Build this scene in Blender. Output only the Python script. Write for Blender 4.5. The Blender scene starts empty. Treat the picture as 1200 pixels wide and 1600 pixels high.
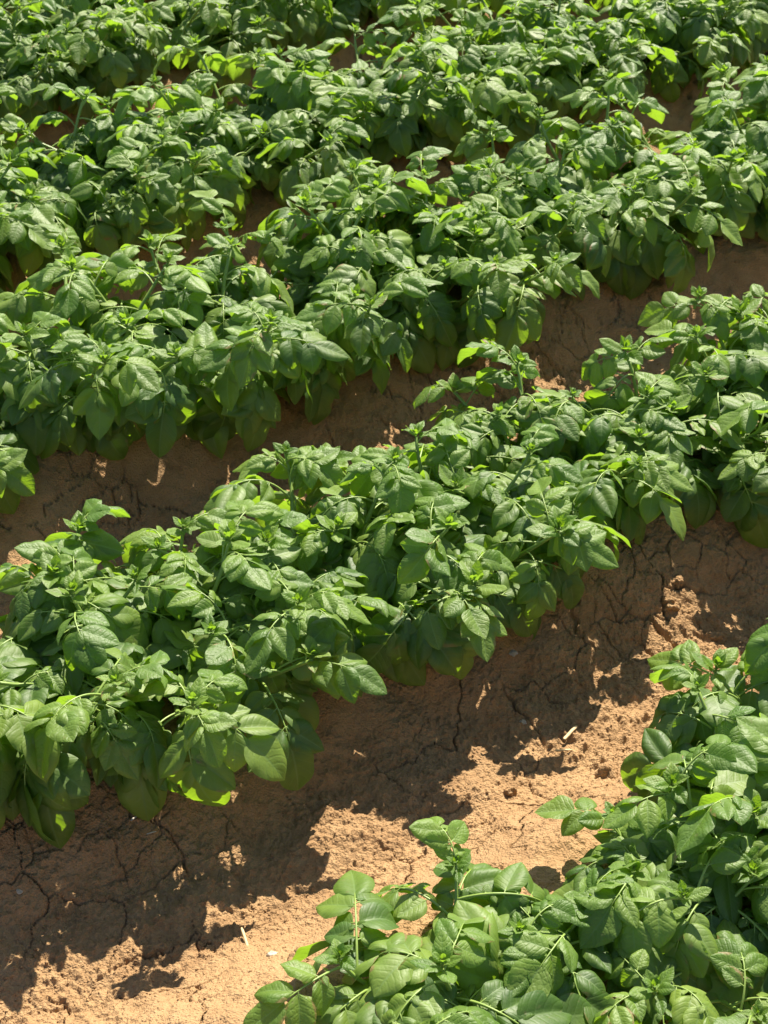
import bpy, math, random
import numpy as np
R = math.radians

# ------------------------------------------------------------------ camera, sky, sun, exposure
scene = bpy.context.scene
CAM_H, PITCH, FPX = 1.85, 37.0, 2588.0           # metres above the furrow bottom, degrees down, focal length in photo pixels
cam_d = bpy.data.cameras.new('camera')
cam_d.sensor_fit = 'VERTICAL'; cam_d.sensor_height = 36.0; cam_d.lens = FPX / 1600.0 * 36.0
cam_d.clip_start = 0.05; cam_d.clip_end = 2000
cam_d.dof.use_dof = True; cam_d.dof.focus_distance = 2.25; cam_d.dof.aperture_fstop = 16.0
cam = bpy.data.objects.new('camera', cam_d); scene.collection.objects.link(cam)
cam.location = (0, 0, CAM_H); cam.rotation_euler = (R(90 - PITCH), 0, 0)
scene.camera = cam

SUN_EL, SUN_AZ = 49.0, 17.0                      # azimuth measured from +Y towards +X
world = bpy.data.worlds.new('World'); scene.world = world; world.use_nodes = True
wn = world.node_tree; wn.nodes.clear()
sky = wn.nodes.new('ShaderNodeTexSky'); sky.sky_type = 'NISHITA'; sky.sun_disc = False
sky.sun_elevation = R(SUN_EL); sky.sun_rotation = R(SUN_AZ)
bg = wn.nodes.new('ShaderNodeBackground'); bg.inputs[1].default_value = 0.066
wo = wn.nodes.new('ShaderNodeOutputWorld')
wn.links.new(sky.outputs[0], bg.inputs[0]); wn.links.new(bg.outputs[0], wo.inputs[0])
sd = bpy.data.lights.new('sun', 'SUN'); sd.energy = 4.9; sd.angle = R(0.5); sd.color = (1.0, 0.92, 0.78)
sun = bpy.data.objects.new('sun', sd); scene.collection.objects.link(sun)
sun.rotation_euler = (R(90 - SUN_EL), 0, R(180 - SUN_AZ)); sun.location = (1, 5, 6)
scene.view_settings.view_transform = 'Standard'; scene.view_settings.look = 'None'
scene.view_settings.gamma = 1.0; scene.view_settings.exposure = 1.33
scene.render.engine = 'CYCLES'
scene.cycles.max_bounces = 8; scene.cycles.transmission_bounces = 4

# ------------------------------------------------------------------ helpers
COL = scene.collection
YAW = R(58.6)                                    # the rows run this far to the right of the view
D = np.array([math.sin(YAW), math.cos(YAW)]); N = np.array([-D[1], D[0]])
SP, N0 = 0.75, 1.07                              # row spacing, first row's distance
HR = 0.125                                       # ridge height

def tn(t, n): return D * t + N * n
def proj(p):
    x, y, z = p[0], p[1], p[2] - CAM_H
    c, s = math.cos(R(PITCH)), math.sin(R(PITCH))
    zf = y * c - z * s; yu = y * s + z * c
    return 600 + FPX * x / zf, 800 - FPX * yu / zf, zf

def hash2(ix, iy, seed):
    h = (ix.astype(np.int64) * 374761393 + iy.astype(np.int64) * 668265263 + seed * 2147483647 + 1013904223) & 0xFFFFFFFF
    h = ((h ^ (h >> 13)) * 1274126177) & 0xFFFFFFFF
    h = ((h ^ (h >> 16)) * 2246822519) & 0xFFFFFFFF
    h = h ^ (h >> 15)
    return (h & 0xFFFFFF) / float(0x1000000)
def vnoise(x, y, seed=0):
    ix, iy = np.floor(x), np.floor(y); fx, fy = x - ix, y - iy
    fx = fx * fx * fx * (fx * (fx * 6 - 15) + 10); fy = fy * fy * fy * (fy * (fy * 6 - 15) + 10)
    a = hash2(ix, iy, seed); b = hash2(ix + 1, iy, seed); c = hash2(ix, iy + 1, seed); d = hash2(ix + 1, iy + 1, seed)
    return (a + (b - a) * fx) * (1 - fy) + (c + (d - c) * fx) * fy
def fbm(x, y, f, octv, seed=0, gain=0.5):
    s, a, tot = 0, 1.0, 0
    for k in range(octv):
        c, sn = math.cos(k * 1.1), math.sin(k * 1.1)
        s = s + a * vnoise((x * c - y * sn) * f + 17.3 * k, (x * sn + y * c) * f - 9.1 * k, seed + k * 31); tot += a; f *= 2.03; a *= gain
    return s / tot
def voro(x, y, f, seed=0):
    x = x * f; y = y * f; ix, iy = np.floor(x), np.floor(y)
    f1 = np.full(x.shape, 9.0); f2 = np.full(x.shape, 9.0)
    for dx in (-1, 0, 1):
        for dy in (-1, 0, 1):
            cx, cy = ix + dx, iy + dy
            px = cx + hash2(cx, cy, seed); py = cy + hash2(cx, cy, seed + 7)
            d = np.hypot(px - x, py - y)
            f2 = np.minimum(f2, np.maximum(f1, d)); f1 = np.minimum(f1, d)
    return f1 / f, f2 / f
def sstep(a, b, x):
    t = np.clip((x - a) / (b - a), 0, 1); return t * t * (3 - 2 * t)

def soil_base(t, n):
    """broad shape of the ridges and furrows"""
    wob = (vnoise(t * 1.3, n * 0.7, 3) - 0.5) * 0.05
    q = (n + wob - N0) / SP; dn = np.abs(q - np.round(q)) * SP
    z = HR * (1 - sstep(0.07, 0.325, dn))
    z = z + (fbm(t, n, 3.0, 3, 5) - 0.5) * 0.035
    return z, dn
def soil_h(t, n, full=True):
    z, dn = soil_base(t, n)
    if not full: return z
    fur = sstep(0.20, 0.31, dn)                                      # loose crumbs lie in the furrow
    z = z + (fbm(t, n, 14, 4, 11) - 0.5) * 0.026
    f1, f2 = voro(t + (fbm(t, n, 30, 2, 41) - .5) * .02, n + (fbm(t, n, 30, 2, 42) - .5) * .02, 34, 21)
    lump = hash2(np.floor(t * 34), np.floor(n * 34), 99) * 0
    z = z + np.clip(0.012 - f1, 0, 1) * 0.5 * sstep(0.42, 0.62, fbm(t, n, 7, 2, 23)) * (0.5 + 0.7 * fur)
    gr = sstep(0.25, 0.6, fbm(t, n, 16, 2, 27) * .8 + 0.3 * fur)
    z = z + (np.clip(vnoise(t * 215, n * 215, 71) - 0.42, 0, 1) * 0.0078 + np.clip(vnoise(t * 120, n * 120, 73) - 0.5, 0, 1) * 0.0050) * (.35 + .65 * gr)
    # drying cracks
    wx = (fbm(t, n, 9, 4, 51, .6) - 0.5) * 0.10; wy = (fbm(t, n, 9, 4, 52, .6) - 0.5) * 0.10
    c1, c2 = voro(t + wx, n + wy, 7.2, 81)
    e = c2 - c1
    dep = sstep(0.50, 0.66, fbm(t, n, 4.5, 2, 57)) * (1 - 0.6 * sstep(0.28, 0.36, dn))
    z = z - 0.014 * dep * np.clip(1 - e / 0.0024, 0, 1) ** 0.8
    c1, c2 = voro(t + wy * .7, n + wx * .7, 17, 83)
    e = c2 - c1
    dep = sstep(0.58, 0.70, fbm(t, n, 6, 2, 58)) * (1 - 0.8 * sstep(0.26, 0.34, dn))
    z = z - 0.009 * dep * np.clip(1 - e / 0.0022, 0, 1) ** 0.8
    return z
def soil_at(t, n): return float(soil_h(np.array([float(t)]), np.array([float(n)]))[0])
def soil_xy(x, y, full=False):
    p = np.array([x, y]); t, n = p @ D, p @ N
    return float(soil_h(np.array([t]), np.array([n]), full)[0]) if full else float(soil_base(np.array([t]), np.array([n]))[0][0])

def mesh_np(name, V, F4=None, F3=None, smooth=True, uv=None, tone=None):
    """mesh from arrays; uv is per vertex, tone is per face"""
    me = bpy.data.meshes.new(name)
    nv = len(V); n4 = 0 if F4 is None else len(F4); n3 = 0 if F3 is None else len(F3)
    me.vertices.add(nv); me.vertices.foreach_set('co', np.asarray(V, np.float32).ravel())
    idx = np.concatenate(([np.asarray(F4, np.int32).ravel()] if n4 else []) + ([np.asarray(F3, np.int32).ravel()] if n3 else []))
    me.loops.add(len(idx)); me.loops.foreach_set('vertex_index', idx)
    tot = np.concatenate([np.full(n4, 4, np.int32), np.full(n3, 3, np.int32)])
    st = np.concatenate([[0], np.cumsum(tot)[:-1]]).astype(np.int32)
    me.polygons.add(n4 + n3); me.polygons.foreach_set('loop_start', st); me.polygons.foreach_set('loop_total', tot)
    me.polygons.foreach_set('use_smooth', np.full(n4 + n3, smooth))
    if uv is not None:
        l = me.uv_layers.new(name='UVMap'); l.data.foreach_set('uv', np.asarray(uv, np.float32)[idx].ravel())
    if tone is not None:
        a = me.attributes.new('tone', 'FLOAT', 'FACE'); a.data.foreach_set('value', np.asarray(tone, np.float32))
    me.update(calc_edges=True); me.validate()
    return me
def link(name, me, mat=None, parent=None):
    o = bpy.data.objects.new(name, me); COL.objects.link(o)
    if mat and not me.materials: me.materials.append(mat)
    if parent: o.parent = parent
    return o
def tag(o, label=None, cat=None, group=None, kind=None):
    if label: o['label'] = label
    if cat: o['category'] = cat
    if group: o['group'] = group
    if kind: o['kind'] = kind
    return o

# ------------------------------------------------------------------ materials
class NT:
    def __init__(s, name):
        s.m = bpy.data.materials.new(name); s.m.use_nodes = True; s.t = s.m.node_tree; s.t.nodes.clear()
    def n(s, typ, **kw):
        nd = s.t.nodes.new('ShaderNode' + typ)
        for k, v in kw.items():
            if k.startswith('i_'): nd.inputs[int(k[2:]) if k[2:].isdigit() else k[2:].replace('_', ' ')].default_value = v
            else: setattr(nd, k, v)
        return nd
    def l(s, a, b): s.t.links.new(a, b)
    def math(s, op, a, b=None, c=None):
        nd = s.n('Math', operation=op)
        for k, v in enumerate((a, b, c)):
            if v is None: continue
            if isinstance(v, (int, float)): nd.inputs[k].default_value = v
            else: s.l(v, nd.inputs[k])
        return nd.outputs[0]
    def step(s, x, a, b, lo=0.0, hi=1.0):
        nd = s.n('MapRange', interpolation_type='SMOOTHSTEP'); s.l(x, nd.inputs[0])
        for k, v in ((1, a), (2, b), (3, lo), (4, hi)): nd.inputs[k].default_value = v
        return nd.outputs[0]
    def mix(s, f, a, b, blend='MIX'):
        nd = s.n('Mix', data_type='RGBA', blend_type=blend)
        for k, v in ((0, f), (6, a), (7, b)):
            if isinstance(v, (int, float)): nd.inputs[k].default_value = v
            elif isinstance(v, tuple): nd.inputs[k].default_value = (*v, 1)
            else: s.l(v, nd.inputs[k])
        return nd.outputs[2]

def leaf_material(name, dark, light, yellow, crinkle, trans, bd):
    t = NT(name)
    uv = t.n('UVMap', uv_map='UVMap'); sep = t.n('SeparateXYZ'); t.l(uv.outputs[0], sep.inputs[0])
    u = t.math('ABSOLUTE', t.math('MULTIPLY_ADD', sep.outputs[0], 2.0, -1.0)); v = sep.outputs[1]
    bend = t.math('MULTIPLY', t.math('POWER', u, 1.25), 0.24)
    tc = t.n('TexCoord'); oi = t.n('ObjectInfo')
    wz = t.n('TexNoise'); t.l(tc.outputs['Object'], wz.inputs['Vector']); wz.inputs['Scale'].default_value = 38.0; wz.inputs['Detail'].default_value = 2.0
    q = t.math('MULTIPLY', t.math('SUBTRACT', v, bend), 6.5)
    q = t.math('ADD', q, t.math('MULTIPLY_ADD', wz.outputs[0], 1.1, -0.55))
    lat = t.math('PINGPONG', q, 0.5)
    pillow = t.math('MULTIPLY', t.step(lat, 0.0, 0.26), t.step(u, 0.0, 0.12))
    vo = t.n('TexVoronoi', feature='DISTANCE_TO_EDGE'); t.l(tc.outputs['Object'], vo.inputs['Vector']); vo.inputs['Scale'].default_value = 150.0
    nz = t.n('TexNoise'); t.l(tc.outputs['Object'], nz.inputs['Vector']); nz.inputs['Scale'].default_value = 70.0; nz.inputs['Detail'].default_value = 3.0
    h = t.math('ADD', t.math('MULTIPLY', pillow, 0.6), t.math('MULTIPLY', t.step(vo.outputs['Distance'], 0, 0.28), crinkle))
    h = t.math('ADD', h, t.math('MULTIPLY', nz.outputs[0], 0.9))
    bump = t.n('Bump'); bump.inputs['Strength'].default_value = 0.5; bump.inputs['Distance'].default_value = bd; t.l(h, bump.inputs['Height'])
    at = t.n('Attribute', attribute_name='tone'); nl = t.n('TexNoise'); t.l(tc.outputs['Object'], nl.inputs['Vector']); nl.inputs['Scale'].default_value = 22.0
    var = t.math('ADD', t.math('MULTIPLY', at.outputs['Fac'], 0.45), t.math('MULTIPLY', oi.outputs['Random'], 0.55))
    var = t.math('ADD', t.math('MULTIPLY_ADD', nl.outputs[0], 0.8, -0.4), var)
    c = t.mix(t.step(var, 0.0, 1.0), dark, light)
    rare = t.step(t.math('FRACT', t.math('MULTIPLY', oi.outputs['Random'], 37.7)), 0.955, 1.0)
    c = t.mix(t.math('MULTIPLY', rare, 0.4), c, yellow)
    vein = t.math('MAXIMUM', t.step(u, 0.02, 0.075, 1.0, 0.0), t.math('MULTIPLY', t.step(lat, 0.0, 0.075, 1.0, 0.0), 0.45))
    c = t.mix(t.math('MULTIPLY', vein, 0.55), c, (0.17, 0.27, 0.08))
    old = t.step(t.math('FRACT', t.math('MULTIPLY', oi.outputs['Random'], 91.3)), 0.80, 0.86)       # some leaves have scorched margins and spots
    mar = t.math('MULTIPLY', t.step(t.math('ADD', u, t.math('MULTIPLY_ADD', wz.outputs[0], 1.6, -0.8)), 0.98, 1.12), old)
    sp = t.n('TexNoise'); t.l(tc.outputs['Object'], sp.inputs['Vector']); sp.inputs['Scale'].default_value = 110.0
    c = t.mix(t.math('MULTIPLY', mar, 0.85), c, (0.24, 0.15, 0.06))
    c = t.mix(t.math('MULTIPLY', t.step(sp.outputs[0], 0.66, 0.74), 0.35), c, (0.20, 0.16, 0.07))
    geo = t.n('NewGeometry')
    c = t.mix(t.math('MULTIPLY', geo.outputs['Backfacing'], 0.55), c, (0.135, 0.215, 0.095))
    p = t.n('BsdfPrincipled'); t.l(c, p.inputs['Base Color']); t.l(bump.outputs[0], p.inputs['Normal'])
    t.l(t.math('MULTIPLY_ADD', nz.outputs[0], 0.2, 0.45), p.inputs['Roughness']); p.inputs['Specular IOR Level'].default_value = 0.62
    tr = t.n('BsdfTranslucent'); t.l(t.mix(0.75, c, (0.37, 0.64, 0.012)), tr.inputs[0]); t.l(bump.outputs[0], tr.inputs[1])
    ms = t.n('MixShader'); ms.inputs[0].default_value = trans; t.l(p.outputs[0], ms.inputs[1]); t.l(tr.outputs[0], ms.inputs[2])
    out = t.n('OutputMaterial'); t.l(ms.outputs[0], out.inputs[0])
    return t.m
M_LEAF = leaf_material('leaf_green', (0.044, 0.106, 0.012), (0.180, 0.268, 0.040), (0.20, 0.27, 0.03), 0.2, 0.40, 0.0007)
M_YOUNG = leaf_material('young_leaf_green', (0.074, 0.150, 0.017), (0.162, 0.252, 0.034), (0.20, 0.26, 0.04), 0.5, 0.40, 0.0009)

def stem_material():
    t = NT('stem_green'); tc = t.n('TexCoord'); nz = t.n('TexNoise'); t.l(tc.outputs['Object'], nz.inputs[0]); nz.inputs['Scale'].default_value = 40
    p = t.n('BsdfPrincipled'); t.l(t.mix(nz.outputs[0], (0.14, 0.23, 0.035), (0.25, 0.34, 0.075)), p.inputs['Base Color'])
    p.inputs['Roughness'].default_value = 0.45
    b = t.n('Bump'); b.inputs['Distance'].default_value = 0.001; t.l(nz.outputs[0], b.inputs['Height']); t.l(b.outputs[0], p.inputs['Normal'])
    o = t.n('OutputMaterial'); t.l(p.outputs[0], o.inputs[0]); return t.m
M_STEM = stem_material()

def soil_material():
    t = NT('dry_clay_soil'); tc = t.n('TexCoord'); P = tc.outputs['Object']
    def noise(sc, det=4.0, rough=0.6):
        nd = t.n('TexNoise'); t.l(P, nd.inputs['Vector']); nd.inputs['Scale'].default_value = sc; nd.inputs['Detail'].default_value = det; nd.inputs['Roughness'].default_value = rough
        return nd.outputs[0]
    a, b, d = noise(5), noise(38, 5, .65), noise(330, 3, .7)
    c = t.mix(t.step(a, .35, .66), (0.318, 0.190, 0.092), (0.408, 0.252, 0.124))
    c = t.mix(t.math('MULTIPLY', t.step(b, .42, .72), .55), c, (0.44, 0.285, 0.15))
    c = t.mix(t.math('MULTIPLY', t.step(b, .28, .46, 1, 0), .5), c, (0.225, 0.132, 0.066))
    c = t.mix(t.math('MULTIPLY', t.step(d, .55, .75), .35), c, (0.50, 0.345, 0.195))
    c = t.mix(t.math('MULTIPLY', t.step(d, .25, .45, 1, 0), .4), c, (0.185, 0.108, 0.054))
    vo = t.n('TexVoronoi'); t.l(P, vo.inputs['Vector']); vo.inputs['Scale'].default_value = 260
    h = t.math('ADD', t.math('MULTIPLY', vo.outputs['Distance'], -0.6), t.math('ADD', d, t.math('MULTIPLY', b, 1.2)))
    bp = t.n('Bump'); bp.inputs['Strength'].default_value = 1.0; bp.inputs['Distance'].default_value = 0.004; t.l(h, bp.inputs['Height'])
    p = t.n('BsdfPrincipled'); t.l(c, p.inputs['Base Color']); p.inputs['Roughness'].default_value = 0.92; p.inputs['Specular IOR Level'].default_value = 0.15
    t.l(bp.outputs[0], p.inputs['Normal'])
    o = t.n('OutputMaterial'); t.l(p.outputs[0], o.inputs[0]); return t.m
M_SOIL = soil_material()
def plain_material(name, c1, c2, rough, scale):
    t = NT(name); tc = t.n('TexCoord'); nz = t.n('TexNoise'); t.l(tc.outputs['Object'], nz.inputs[0]); nz.inputs['Scale'].default_value = scale; nz.inputs['Detail'].default_value = 4
    p = t.n('BsdfPrincipled'); t.l(t.mix(nz.outputs[0], c1, c2), p.inputs['Base Color']); p.inputs['Roughness'].default_value = rough
    b = t.n('Bump'); b.inputs['Distance'].default_value = 0.001; t.l(nz.outputs[0], b.inputs['Height']); t.l(b.outputs[0], p.inputs['Normal'])
    o = t.n('OutputMaterial'); t.l(p.outputs[0], o.inputs[0]); return t.m
M_STRAW = plain_material('dry_straw', (0.42, 0.30, 0.14), (0.62, 0.48, 0.27), 0.6, 60)
M_GREYSTRAW = plain_material('weathered_straw', (0.40, 0.36, 0.29), (0.58, 0.54, 0.46), 0.7, 60)
M_PEBBLE = plain_material('pale_stone', (0.34, 0.27, 0.20), (0.50, 0.43, 0.34), 0.7, 90)

# ------------------------------------------------------------------ the ground: one sheet, fine where soil is seen
def axis(segs):
    out = []
    for a, b, s in segs:
        out.append(np.arange(a, b - 1e-6, s))
    return np.concatenate(out + [[segs[-1][1]]])
T = np.concatenate([[-400, -150, -60, -25, -10, -5, -3], axis([(-2, -0.4, 0.03), (-0.4, 0.05, 0.008), (0.05, 1.95, 0.0018), (1.95, 2.6, 0.005), (2.6, 4.4, 0.012), (4.4, 6, .05)]), [8, 12, 25, 60, 150, 400]])
Nn = np.concatenate([[-400, -150, -60, -25, -10, -5, -3], axis([(-2, 0.6, 0.05), (0.6, 0.86, 0.012), (0.86, 1.0, 0.003), (1.0, 1.74, 0.0018), (1.74, 1.92, .008), (1.92, 2.5, 0.0045), (2.5, 2.7, 0.012), (2.7, 5.3, 0.009), (5.3, 6, .05)]), [8, 12, 25, 60, 150, 400]])
tt, nn = np.meshgrid(T, Nn, indexing='ij')
zz = soil_h(tt, nn)
V = np.stack([D[0] * tt + N[0] * nn, D[1] * tt + N[1] * nn, zz], -1).reshape(-1, 3)
ii = np.arange(len(T) * len(Nn)).reshape(len(T), len(Nn))
F = np.stack([ii[:-1, :-1], ii[1:, :-1], ii[1:, 1:], ii[:-1, 1:]], -1).reshape(-1, 4)
tag(link('ground', mesh_np('ground', V, F), M_SOIL), kind='structure')
del V, F, zz

# ------------------------------------------------------------------ lumps and crumbs
def ico(sub):
    import bmesh
    bm = bmesh.new(); bmesh.ops.create_icosphere(bm, subdivisions=sub, radius=1.0)
    v = np.array([p.co[:] for p in bm.verts]); f = np.array([[q.index for q in x.verts] for x in bm.faces]); bm.free()
    return v, f
ICO1, ICO2, ICO3 = ico(1), ico(2), ico(4)
rs = np.random.RandomState(5)
def rot_rand(r):
    q = r.normal(size=4); q /= np.linalg.norm(q); w, x, y, z = q
    return np.array([[1-2*(y*y+z*z), 2*(x*y-z*w), 2*(x*z+y*w)], [2*(x*y+z*w), 1-2*(x*x+z*z), 2*(y*z-x*w)], [2*(x*z-y*w), 2*(y*z+x*w), 1-2*(x*x+y*y)]])
def crumbs():
    cand_t = rs.uniform(-0.9, 3.0, 260000); cand_n = rs.uniform(0.8, 2.5, 260000)
    z, dn = soil_base(cand_t, cand_n)
    keep = rs.uniform(size=260000) < (0.04 + 0.62 * sstep(.18, .32, dn)) * (0.25 + 0.75 * sstep(.4, .62, fbm(cand_t, cand_n, 6, 2, 77)))
    t, n = cand_t[keep], cand_n[keep]; z = soil_h(t, n); k = len(t)
    v0, f0 = ICO1; r = 0.0013 + 0.0021 * rs.uniform(size=k) ** 4
    FL = np.array([1, 1, .75]); VV = np.empty((k, len(v0), 3)); xy = t[:, None] * D + n[:, None] * N
    for i in range(k):
        m = rot_rand(rs) * (rs.uniform(.65, 1.2, 3))
        VV[i] = (v0 * rs.uniform(.75, 1.2, (len(v0), 1))) @ m.T * r[i] * FL + [xy[i, 0], xy[i, 1], z[i] - r[i] * .05]
    FF = f0[None] + (np.arange(k) * len(v0))[:, None, None]
    tag(link('soil_crumbs', mesh_np('soil_crumbs', VV.reshape(-1, 3), None, FF.reshape(-1, 3)), M_SOIL), 'loose crumbs of dry orange soil lying in the furrows', 'soil', kind='stuff')
crumbs()

def unproject(px, py, z=None):
    c, s = math.cos(R(PITCH)), math.sin(R(PITCH))
    a, b = (px - 600) / FPX, (800 - py) / FPX
    d = np.array([a, c + b * s, -s + b * c]); zt = 0.05
    for _ in range(12):
        k = (zt - CAM_H) / d[2]; p = np.array([0, 0, CAM_H]) + d * k; zt = soil_xy(p[0], p[1], True)
    return p[0], p[1], zt

# ------------------------------------------------------------------ leaves
def tube(P, rad, sides=6):
    P = np.asarray(P, float); k = len(P); T_ = np.gradient(P, axis=0); T_ /= np.linalg.norm(T_, axis=1)[:, None] + 1e-12
    ref = np.array([0.31, 0.17, 0.93]) if abs(T_[0] @ np.array([0.31, 0.17, 0.93])) < .93 else np.array([1., 0, 0])
    V = []; 
    for i in range(k):
        a = np.cross(T_[i], ref); a /= np.linalg.norm(a) + 1e-12; b = np.cross(T_[i], a); ref = np.cross(a, T_[i])
        for j in range(sides):
            th = 2 * math.pi * j / sides; V.append(P[i] + rad[i] * (a * math.cos(th) + b * math.sin(th)))
    F = [[i * sides + j, i * sides + (j + 1) % sides, (i + 1) * sides + (j + 1) % sides, (i + 1) * sides + j] for i in range(k - 1) for j in range(sides)]
    V.append(P[-1] + T_[-1] * rad[-1]); top = len(V) - 1
    F3 = [[(k - 1) * sides + j, (k - 1) * sides + (j + 1) % sides, top] for j in range(sides)]
    return np.array(V), F, F3

class MB:
    def __init__(s): s.V, s.F4, s.F3, s.UV, s.M4, s.M3, s.T4, s.T3, s.k = [], [], [], [], [], [], [], [], 0
    def add(s, V, F4, F3, uv, mat, tone):
        s.V.append(V); s.UV.append(uv)
        if len(F4): s.F4.append(np.asarray(F4) + s.k); s.M4 += [mat] * len(F4); s.T4 += [tone] * len(F4)
        if len(F3): s.F3.append(np.asarray(F3) + s.k); s.M3 += [mat] * len(F3); s.T3 += [tone] * len(F3)
        s.k += len(V)
    def build(s, name, mats):
        me = mesh_np(name, np.concatenate(s.V), np.concatenate(s.F4) if s.F4 else None, np.concatenate(s.F3) if s.F3 else None, True, np.concatenate(s.UV), s.T4 + s.T3)
        for m in mats: me.materials.append(m)
        me.polygons.foreach_set('material_index', np.array(s.M4 + s.M3, np.int32))
        return me
    def tube(s, P, rad, sides=6, mat=0, tone=.5):
        V, F4, F3 = tube(P, rad, sides); s.add(V, F4, F3, np.tile([[.5, .5]], (len(V), 1)), mat, tone)

def blade(L, W, fold, curl, ruffle, edge, rg, nv=16, nu=10, tipk=0.8):
    v = np.linspace(0, 1, nv + 1); vv = v * .995 + .0025; u = np.linspace(-1, 1, nu + 1)
    pa, pb = rg.uniform(.50, .62), rg.uniform(.72, .98) * tipk / .8
    w = vv ** pa * (1 - vv) ** pb; w /= w.max()
    w = w * (1 - .10 * np.exp(-((v - .93) / .07) ** 2)) * W / 2
    ang = curl * v ** 1.3; dy = np.cos(ang); dz = -np.sin(ang)
    y = np.concatenate([[0], np.cumsum((dy[1:] + dy[:-1]) / 2)]) * L / nv; z = np.concatenate([[0], np.cumsum((dz[1:] + dz[:-1]) / 2)]) * L / nv
    sway = rg.uniform(-.1, .1) * L * v ** 2
    ph1, ph2, k1, k2 = rg.uniform(0, 6.3), rg.uniform(0, 6.3), rg.uniform(1.3, 2.3), rg.uniform(1.3, 2.3)
    k3 = rg.uniform(3.5, 5)
    V = np.empty((nv + 1, nu + 1, 3)); UV = np.empty((nv + 1, nu + 1, 2))
    asym = rg.uniform(-.08, .08)
    for j, uu in enumerate(u):
        k, ph = (k1, ph1) if uu < 0 else (k2, ph2)
        wloc = w * (1 + asym * np.sign(uu))
        x = uu * wloc * math.cos(fold * .6)
        h = fold * np.abs(uu) * wloc * (1 - .35 * abs(uu)) - edge * wloc * uu ** 4
        h = h + ruffle * W * .5 * uu ** 2 * (np.sin(2 * math.pi * k * v + ph) + 0.2 * np.sin(2 * math.pi * k3 * v + ph * 2)) * np.sin(math.pi * np.clip(v * .9 + .08, 0, 1))
        jag = 1 + (.004 * np.sin(v * 30 + ph) if abs(uu) > .95 else 0)
        V[:, j, 0] = x * jag + sway; V[:, j, 1] = y + h * np.sin(ang); V[:, j, 2] = z + h * np.cos(ang)
        UV[:, j, 0] = (uu + 1) / 2; UV[:, j, 1] = v
    ix = np.arange((nv + 1) * (nu + 1)).reshape(nv + 1, nu + 1)
    F = np.stack([ix[:-1, :-1], ix[:-1, 1:], ix[1:, 1:], ix[1:, :-1]], -1).reshape(-1, 4)
    return V.reshape(-1, 3), F, UV.reshape(-1, 2)
def norm(a): return a / (np.linalg.norm(a) + 1e-12)
def place(V, base, Fd, Nd, roll=0.0):
    Fd = norm(Fd); X = norm(np.cross(Fd, Nd)); Z = np.cross(X, Fd)
    c, s = math.cos(roll), math.sin(roll); X, Z = X * c + Z * s, Z * c - X * s
    return base + V[:, :1] * X + V[:, 1:2] * Fd + V[:, 2:] * Z

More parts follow.
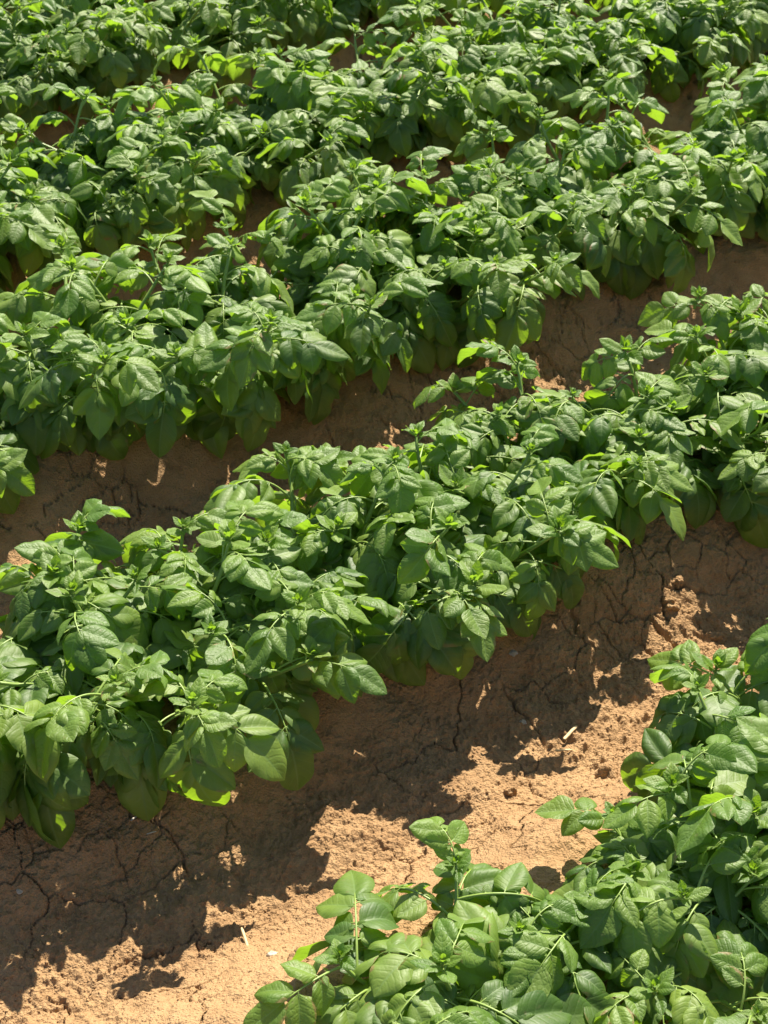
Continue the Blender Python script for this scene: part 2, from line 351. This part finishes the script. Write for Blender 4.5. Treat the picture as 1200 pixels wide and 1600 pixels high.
def compound(name, seed, e0, e1, size=1.0, young=False, pairs=3):
    """one potato leaf: a stalk, pairs of side leaflets and a broad end leaflet; grows along +Y from the origin"""
    rg = np.random.RandomState(seed); b = MB()
    RL = size * rg.uniform(.11, .14); K = 15; s = np.linspace(0, 1, K)
    el = e0 + (e1 - e0) * s ** 1.15; az = rg.uniform(-.35, .35) * s
    Tn = np.stack([np.sin(az) * np.cos(el), np.cos(az) * np.cos(el), np.sin(el)], -1)
    P = np.concatenate([[[0, 0, 0]], np.cumsum((Tn[1:] + Tn[:-1]) / 2, axis=0)]) * RL / (K - 1)
    b.tube(P, np.linspace(.0024, .0011, K) * (size ** .5), 6, 1)
    at = lambda q: (np.array([np.interp(q, s, P[:, i]) for i in range(3)]), norm(np.array([np.interp(q, s, Tn[:, i]) for i in range(3)])))
    roll0 = rg.uniform(-.25, .25)
    fo = (.15, .55) if young else (.06, .62)
    def leaflet(base, Fd, Nd, L, stalk, roll, small=False):
        W = L * rg.uniform(.66, .84)
        tipb = base + norm(Fd) * stalk
        b.tube([base, (base + tipb) / 2, tipb, tipb + norm(Fd) * L * .08], [.0011, .001, .0009, .0005], 5, 1)
        V, F, UV = blade(L, W, rg.uniform(*fo), rg.uniform(0, 1.3) if not young else rg.uniform(-.2, 1.0), rg.uniform(.03, .11) * (1.1 if young else 1), rg.uniform(.05, .5), rg, *((16, 10) if not small else (7, 6)))
        b.add(place(V, tipb - norm(Fd) * .001, Fd, Nd, roll), F, [], UV, 0, rg.uniform())
    Xs = np.array([1., 0, 0])
    qs = {3: (.42, .65, .88), 2: (.50, .84), 4: (.36, .55, .74, .92)}[pairs]
    ls = {3: (.052, .070, .076), 2: (.064, .078), 4: (.04, .056, .068, .072)}[pairs]
    for q, l in zip(qs, ls):
        for sd_ in (-1, 1):
            base, tg = at(np.clip(q + rg.uniform(-.04, .04), 0, 1)); Xq = norm(np.cross(tg, [0, 0, 1])) if abs(tg[2]) < .95 else Xs
            Nd = np.cross(Xq, tg); a = rg.uniform(.85, 1.25)
            Fd = tg * math.cos(a) + Xq * sd_ * math.sin(a)
            Fd = Fd + np.array([0, 0, rg.uniform(-.62, -.05) if not young else rg.uniform(-.6, .1)])
            leaflet(base, Fd, Nd + rg.normal(size=3) * .12, l * size * rg.uniform(.86, 1.14), .007 * size, roll0 + rg.uniform(-.3, .3) - sd_ * (.25 if young else rg.uniform(-.1, .25)))
    for q in (qs[0] + qs[1]) / 2, (qs[-1] + .99 if len(qs) > 2 else qs[0] - .12) / (2 if len(qs) > 2 else 1):
        for sd_ in (-1, 1):
            if rg.uniform() < .8:
                base, tg = at(np.clip(q + rg.uniform(-.05, .05), 0, 1)); Xq = norm(np.cross(tg, [0, 0, 1])) if abs(tg[2]) < .95 else Xs
                leaflet(base, tg * .3 + Xq * sd_, np.cross(Xq, tg), size * rg.uniform(.011, .024), .002, rg.uniform(-.3, .3), True)
    base, tg = at(1.0); Xq = norm(np.cross(tg, [0, 0, 1])) if abs(tg[2]) < .95 else Xs
    leaflet(base, tg + np.array([0, 0, rg.uniform(-.5, -.05)]), np.cross(Xq, tg), .094 * size * rg.uniform(.9, 1.12), .010 * size, roll0)
    me = b.build(name, [M_YOUNG if young else M_LEAF, M_STEM])
    co = np.concatenate(b.V)
    return me, co
def rosette(name, seed):
    """a growing tip: a tight whorl of small crinkled leaflets"""
    rg = np.random.RandomState(seed); b = MB(); k = 11
    for i in range(k):
        f = i / (k - 1); az = i * 2.4 + rg.uniform(-.3, .3); el = R(20 + 62 * f) + rg.uniform(-.2, .2)
        L = .046 * (1 - f) + .013 * f; L *= rg.uniform(.8, 1.2)
        Fd = np.array([math.cos(az) * math.cos(el), math.sin(az) * math.cos(el), math.sin(el)])
        V, F, UV = blade(L, L * rg.uniform(.58, .72), rg.uniform(.15, .65), rg.uniform(-.2, 1.0), rg.uniform(.05, .13), rg.uniform(0, .4), rg, 10, 8)
        b.add(place(V, np.array([0, 0, .012 * f]) + Fd * .006, Fd, np.array([0, 0, 1.]) - Fd * .3, rg.uniform(-.3, .3)), F, [], UV, 0, rg.uniform())
        b.tube([np.array([0, 0, .004 * f]), np.array([0, 0, .010 * f]) + Fd * .004, np.array([0, 0, .012 * f]) + Fd * .009], [.0014, .0012, .0006], 5, 1)
    return b.build(name, [M_YOUNG, M_STEM]), np.concatenate(b.V)

DROOP = [compound('drooping_leaf', 100 + i, R(random.Random(i).uniform(5, 32)), R(random.Random(i + 50).uniform(-90, -62)), 1.0, False, (3, 3, 2, 3, 2, 3)[i % 6]) for i in range(9)]
ARCH = [compound('arching_leaf', 200 + i, R(random.Random(i).uniform(25, 50)), R(random.Random(i + 70).uniform(-76, -42)), .97, False, (3, 3, 2)[i % 3]) for i in range(8)]
FLAT = [compound('spreading_leaf', 300 + i, R(random.Random(i).uniform(28, 50)), R(random.Random(i + 90).uniform(-54, -18)), .92, False, (3, 2, 3)[i % 3]) for i in range(7)]
YOUNG = [compound('young_leaf', 400 + i, R(random.Random(i).uniform(36, 62)), R(random.Random(i + 30).uniform(-45, 2)), .72, True, (3, 2, 3)[i % 3]) for i in range(8)]
TIPS = [rosette('shoot_tip', 500 + i) for i in range(7)]

# ------------------------------------------------------------------ potato plants
COUNT = {'leaf': 0}
def rz(a): c, s = math.cos(a), math.sin(a); return np.array([[c, -s, 0], [s, c, 0], [0, 0, 1.]])
def rx(a): c, s = math.cos(a), math.sin(a); return np.array([[1, 0, 0], [0, c, -s], [0, s, c]])
def ry(a): c, s = math.cos(a), math.sin(a); return np.array([[c, 0, s], [0, 1, 0], [-s, 0, c]])
from mathutils import Matrix
def set_mat(o, pos, rot, sc):
    m = np.eye(4); m[:3, :3] = rot * sc; m[:3, 3] = pos; o.matrix_local = Matrix(m.tolist())
def clear_of_soil(co, base, pos, az, tilt, roll, sc, gap=.006):
    """lift a leaf until it hangs free of the ridge"""
    sub = co[::9]
    for k in range(14):
        rot = rz(az) @ rx(tilt) @ ry(roll); w = sub @ (rot * sc).T + pos + base
        tN = w[:, 0] * D[0] + w[:, 1] * D[1]; nN = w[:, 0] * N[0] + w[:, 1] * N[1]
        zs = soil_base(tN, nN)[0]
        if (w[:, 2] - zs).min() > gap: break
        tilt += .11
    return rot
def potato_plant(t, n, seed, size=1.0, stems=6, height=1.0, spread=1.0, lean=(0, 0), leafy=1.0, blades=1.0):
    rg = np.random.RandomState(seed); xy = tn(t, n); z0 = float(soil_base(np.array([t]), np.array([n]))[0][0])
    root = bpy.data.objects.new('potato_plant', None); COL.objects.link(root); root.empty_display_size = .05
    base = np.array([xy[0], xy[1], z0]); root.location = base
    az0 = rg.uniform(0, 6.28)
    for k in range(stems):
        az = az0 + k * 2 * math.pi / max(stems - 1, 1) + rg.uniform(-.4, .4); inner = (k == stems - 1)
        dirn = np.array([math.cos(az), math.sin(az)])
        dirn = dirn * (1.06 + .20 * abs(dirn @ N))                        # more room across the row than along it
        el = R(rg.uniform(58, 80)) if inner else R(rg.uniform(30, 60)); el = min(el * height ** .5, R(86))
        Ls = rg.uniform(.18, .25) * size * (.78 if inner else 1.0)
        K = 12; s = np.linspace(0, 1, K); els = el + (R(rg.uniform(-8, 22))) * s
        hd = np.cos(els)[:, None] * dirn[None] * spread + np.array(lean)[None] * .5 * s[:, None]
        T_ = np.concatenate([hd, np.sin(els)[:, None]], 1)
        st = np.array([dirn[0], dirn[1], 0]) * rg.uniform(.015, .045) * size
        st[2] = soil_xy(base[0] + st[0], base[1] + st[1]) - z0 - .012
        P = st + np.concatenate([[[0, 0, 0]], np.cumsum((T_[1:] + T_[:-1]) / 2, axis=0)]) * Ls / (K - 1)
        top = rg.uniform(.155, .20) * size * (1.15 if rg.uniform() < .04 else 1)
        P[:, 2] = np.where(P[:, 2] > top, top + (P[:, 2] - top) * .25, P[:, 2])
        P[:, :2] += (np.sin(s * 7 + rg.uniform(0, 6)) * .004)[:, None]
        for i in range(K):                                               # keep the stem above the ridge
            P[i, 2] = max(P[i, 2], soil_xy(base[0] + P[i, 0], base[1] + P[i, 1]) - z0 + (.03 * min(i, 3) / 3 - .012))
        b = MB(); b.tube(P, np.linspace(.0052, .0026, K) * size ** .5, 7)
        so = link('stem', b.build('stem', [M_STEM]), None, root)
        nl = min(int(round(rg.uniform(9.5, 12) * leafy)), 98 // stems); ph = rg.uniform(0, 6.28)
        for i in range(nl):
            q = .10 + .84 * i / max(nl - 1, 1)
            pos = np.array([np.interp(q, s, P[:, j]) for j in range(3)])
            ph += 2.4 + rg.uniform(-.4, .4)
            out = pos[:2] * 1.0 / (np.linalg.norm(pos[:2]) + .05); v2 = np.array([math.cos(ph), math.sin(ph)]) + out * (1.1 if q < .75 else .4)
            la = math.atan2(v2[1], v2[0]) - math.pi / 2 + rg.uniform(-.35, .35)
            r_ = rg.uniform()
            if q > .80: me, co = YOUNG[rg.randint(len(YOUNG))]; sc = rg.uniform(.72, 1.0)
            elif q > .58: me, co = (ARCH if r_ < .5 else FLAT)[rg.randint(7)]; sc = rg.uniform(.66, .92)
            elif q > .30: me, co = (DROOP if r_ < .55 else ARCH)[rg.randint(8)]; sc = rg.uniform(.66, 1.02)
            else: me, co = (DROOP if r_ < .8 else ARCH)[rg.randint(8)]; sc = rg.uniform(.52, .92)
            sc *= 1.04 * size ** .7 * blades
            rot = clear_of_soil(co, base, pos, la, rg.uniform(-.3, .3), rg.uniform(-.5, .5), sc)
            lo = link('leaf', me, None, root); set_mat(lo, pos, rot, sc); COUNT['leaf'] += 1
        me, co = TIPS[rg.randint(len(TIPS))]
        to = link('shoot_tip', me, None, so); set_mat(to, P[-1], rz(rg.uniform(0, 6.28)) @ rx(rg.uniform(-.3, .3)), rg.uniform(.55, 1.0) * size ** .5)
    return root

rr = random.Random(11)
PLANTS = []
FRONT = [(0.735, 1.00, .80, 6, .72), (0.99, .965, .68, 6, .75), (1.22, .985, .84, 7, .9), (1.43, 1.01, 1.06, 7, 1), (1.68, 1.01, 1.08, 7, 1), (1.95, 1.01, 1.05, 7, 1)]
for row in range(6):
    n = N0 + row * SP - (.015 if row == 1 else 0); t = -3.0 + rr.uniform(0, .2)
    while t < 7:
        t += rr.uniform(.23, .29)
        p = tn(t, n); px, py, zf = proj((p[0], p[1], .30))
        if zf < .5 or not (-260 < px < 1460 and -330 < py < 1950): continue
        if row == 0: continue
        PLANTS.append((row, t, n + rr.uniform(-.03, .03), px, py))
SPEC = [(0, t, n, 600, 1500, sz, st, lf) for (t, n, sz, st, lf) in FRONT]
SPEC += [(row, t, n, px, py, rr.uniform(.92, 1.1), rr.choice((7, 8, 8, 9)), 1) for row, t, n, px, py in PLANTS]
SIZE = {6: 1.08, 7: .98, 8: 1.02, 9: .97, 10: .93, 11: .93, 12: .93, 14: .88, 15: 1.10, 16: 1.08, 17: 1.06}
ORD = ('first', 'second', 'third', 'fourth', 'fifth', 'sixth', 'seventh', 'eighth', 'ninth', 'tenth')
LABEL = {0: 'small open potato plant with upright bare stems, lower end of the front row',
         1: 'broad leaved potato plant, second from the lower end of the front row',
         2: 'dense potato plant, third from the lower end of the front row, leaning over sunlit soil',
         3: 'tall potato plant, fourth from the lower end of the front row',
         6: 'potato plant with the lowest hanging leaves, at the lower end of the second row'}
LOOK = {7: 'wide drooping', 8: 'dense', 9: 'dark shaded', 10: 'tall rounded', 11: 'sunlit pale', 14: 'partly seen', 15: 'dense low', 16: 'broad leaved', 17: 'full bushy',
        18: 'shaded skirted', 19: 'tall leafy', 20: 'big rounded', 25: 'low spreading', 26: 'dense bushy', 27: 'sunlit', 28: 'leafy', 29: 'full', 30: 'rounded'}
for k0, k1, row in ((7, 13, 'second'), (14, 23, 'third'), (24, 33, 'fourth'), (37, 44, 'fifth')):
    for k in range(k0, k1 + 1):
        LABEL[k] = '%s potato plant, %s from the lower end of the %s row from the front' % (LOOK.get(k, 'leafy green'), ORD[k - k0 + (1 if row == 'second' else 0)], row)
BEYOND = 'potato plant standing just outside the photographed stretch of the rows'
for i, (row, t, n, px, py, sz, st, lf) in enumerate(SPEC):
    if py < -215 or not (-230 < px < 1420): continue
    n += {6: -.03, 7: -.02, 8: -.02, 10: .02, 11: .03, 12: .03, 14: .02, 15: -.03, 16: -.04, 17: -.03}.get(i, 0)
    o = potato_plant(t, n, {0: 2003}.get(i, 1000 + i), size=SIZE.get(i, sz) * (1.07 if row > 1 else 1), stems=st, leafy=lf, spread=1.15, blades=1.12 if row == 0 else .98 if row == 1 else .92)
    tag(o, LABEL.get(i, BEYOND), 'potato plant', 'potato plants in the ridged rows')

# ------------------------------------------------------------------ bits lying on the soil
def lay(o, t, n, dz=0.0, rot=0.0):
    p = tn(t, n); o.location = (p[0], p[1], soil_at(t, n) + dz); o.rotation_euler = (0, 0, rot)
def straw(t, n, L, w, rot, mat, label, seed):
    rg = np.random.RandomState(seed); s = np.linspace(-.5, .5, 9)
    P = np.stack([s * L, (s ** 2 - .1) * L * rg.uniform(-.2, .2), .0012 + (s * L) * rg.uniform(-.05, .08) + .0006 * np.sin(s * 9)], -1)
    V, F4, F3 = tube(P, np.full(9, w / 2) * np.array([.75, 1, .9, 1.05, .95, 1, .9, 1, .6]), 8)
    V[:, 2] = (V[:, 2] - P[0, 2]) * .55 + w * .35 + .0008
    o = link('straw_piece', mesh_np('straw_piece', V, F4, F3), mat); lay(o, t, n, .0012, rot)
    tag(o, label, 'straw', 'straw bits on the soil')
straw(1.220, 1.439, .036, .0062, R(52), M_STRAW, 'thick tan straw stub on sunlit soil close to the shadow edge', 1)
straw(1.193, 1.419, .026, .0036, R(6), M_STRAW, 'thin flat straw chip lying beside the thick tan straw stub', 2)
straw(0.593, 1.332, .044, .0042, R(108), M_STRAW, 'slender straw stalk on sunlit soil near the small end plant of the front row', 3)
straw(0.561, 1.598, .040, .0036, R(58), M_GREYSTRAW, 'grey weathered straw in the shade under the second row', 4)
straw(0.563, 1.567, .014, .0024, R(20), M_GREYSTRAW, 'tiny grey straw bit in the shade below the grey weathered straw', 5)
def lump(name, t, n, r, flat, mat, label, cat, group, seed, sink=.6):
    rg = np.random.RandomState(seed); v, f = ICO3; d = np.zeros(len(v))
    for k in range(26):
        w = rg.normal(size=3); w /= np.linalg.norm(w); d = np.minimum(d, rg.uniform(.62, .95) - (v @ w)) if k < 12 else d
    for k in range(14):
        w = rg.normal(size=3) * (3 + k); d = d + np.sin(v @ w + rg.uniform(0, 6)) * .16 / (3 + k) * 2
    V = v * (1 + d)[:, None] * np.array([1, rg.uniform(.7, .95), flat]) * r
    o = link(name, mesh_np(name, V, None, f), mat); lay(o, t, n, r * flat * (1 - sink) - r * flat * .3, rg.uniform(0, 6))
    tag(o, label, cat, group)
ST, CL = 'pale stone chips on the soil', 'clods of soil in the furrow'
lump('stone_chip', 0.600, 1.267, .0075, .6, M_PEBBLE, 'white stone chip on sunlit soil beside the slender straw stalk', 'stone', ST, 1)
lump('stone_chip', 1.176, 1.502, .0060, .7, M_PEBBLE, 'white stone chip inside the shadow upslope of the thick tan straw stub', 'stone', ST, 2)
lump('stone_chip', 1.225, 1.607, .0085, .4, M_PEBBLE, 'flat pale stone chip high on the shaded slope under the second row', 'stone', ST, 3)
lump('stone_chip', 0.362, 1.571, .0060, .5, M_PEBBLE, 'larger flat stone chip in shade at the lower end of the bare furrow', 'stone', ST, 4)
lump('soil_clod', 0.915, 1.206, .013, .8, M_SOIL, 'round tan soil clod in the gap between the first two front row plants', 'clod', CL, 11)
lump('soil_clod', 1.214, 1.328, .024, .7, M_SOIL, 'big angular soil clod against the leaves of the front row', 'clod', CL, 12)
lump('soil_clod', 0.619, 1.221, .020, .7, M_SOIL, 'crumbly soil clod at the tips of the small end plant of the front row', 'clod', CL, 13)
lump('soil_clod', 1.069, 1.386, .010, .8, M_SOIL, 'small lone soil clod in the middle of the sunlit furrow', 'clod', CL, 14)
lump('soil_clod', 1.537, 1.588, .017, .8, M_SOIL, 'rough soil clod where the slope meets the furrow at its upper end', 'clod', CL, 15)
lump('soil_clod', 1.575, 1.612, .013, .8, M_SOIL, 'smaller soil clod just upslope of the rough clod by the furrow', 'clod', CL, 16)
lump('soil_clod', 1.577, 1.504, .016, .7, M_SOIL, 'sunlit soil clod nearest the upper end of the furrow floor', 'clod', CL, 17)
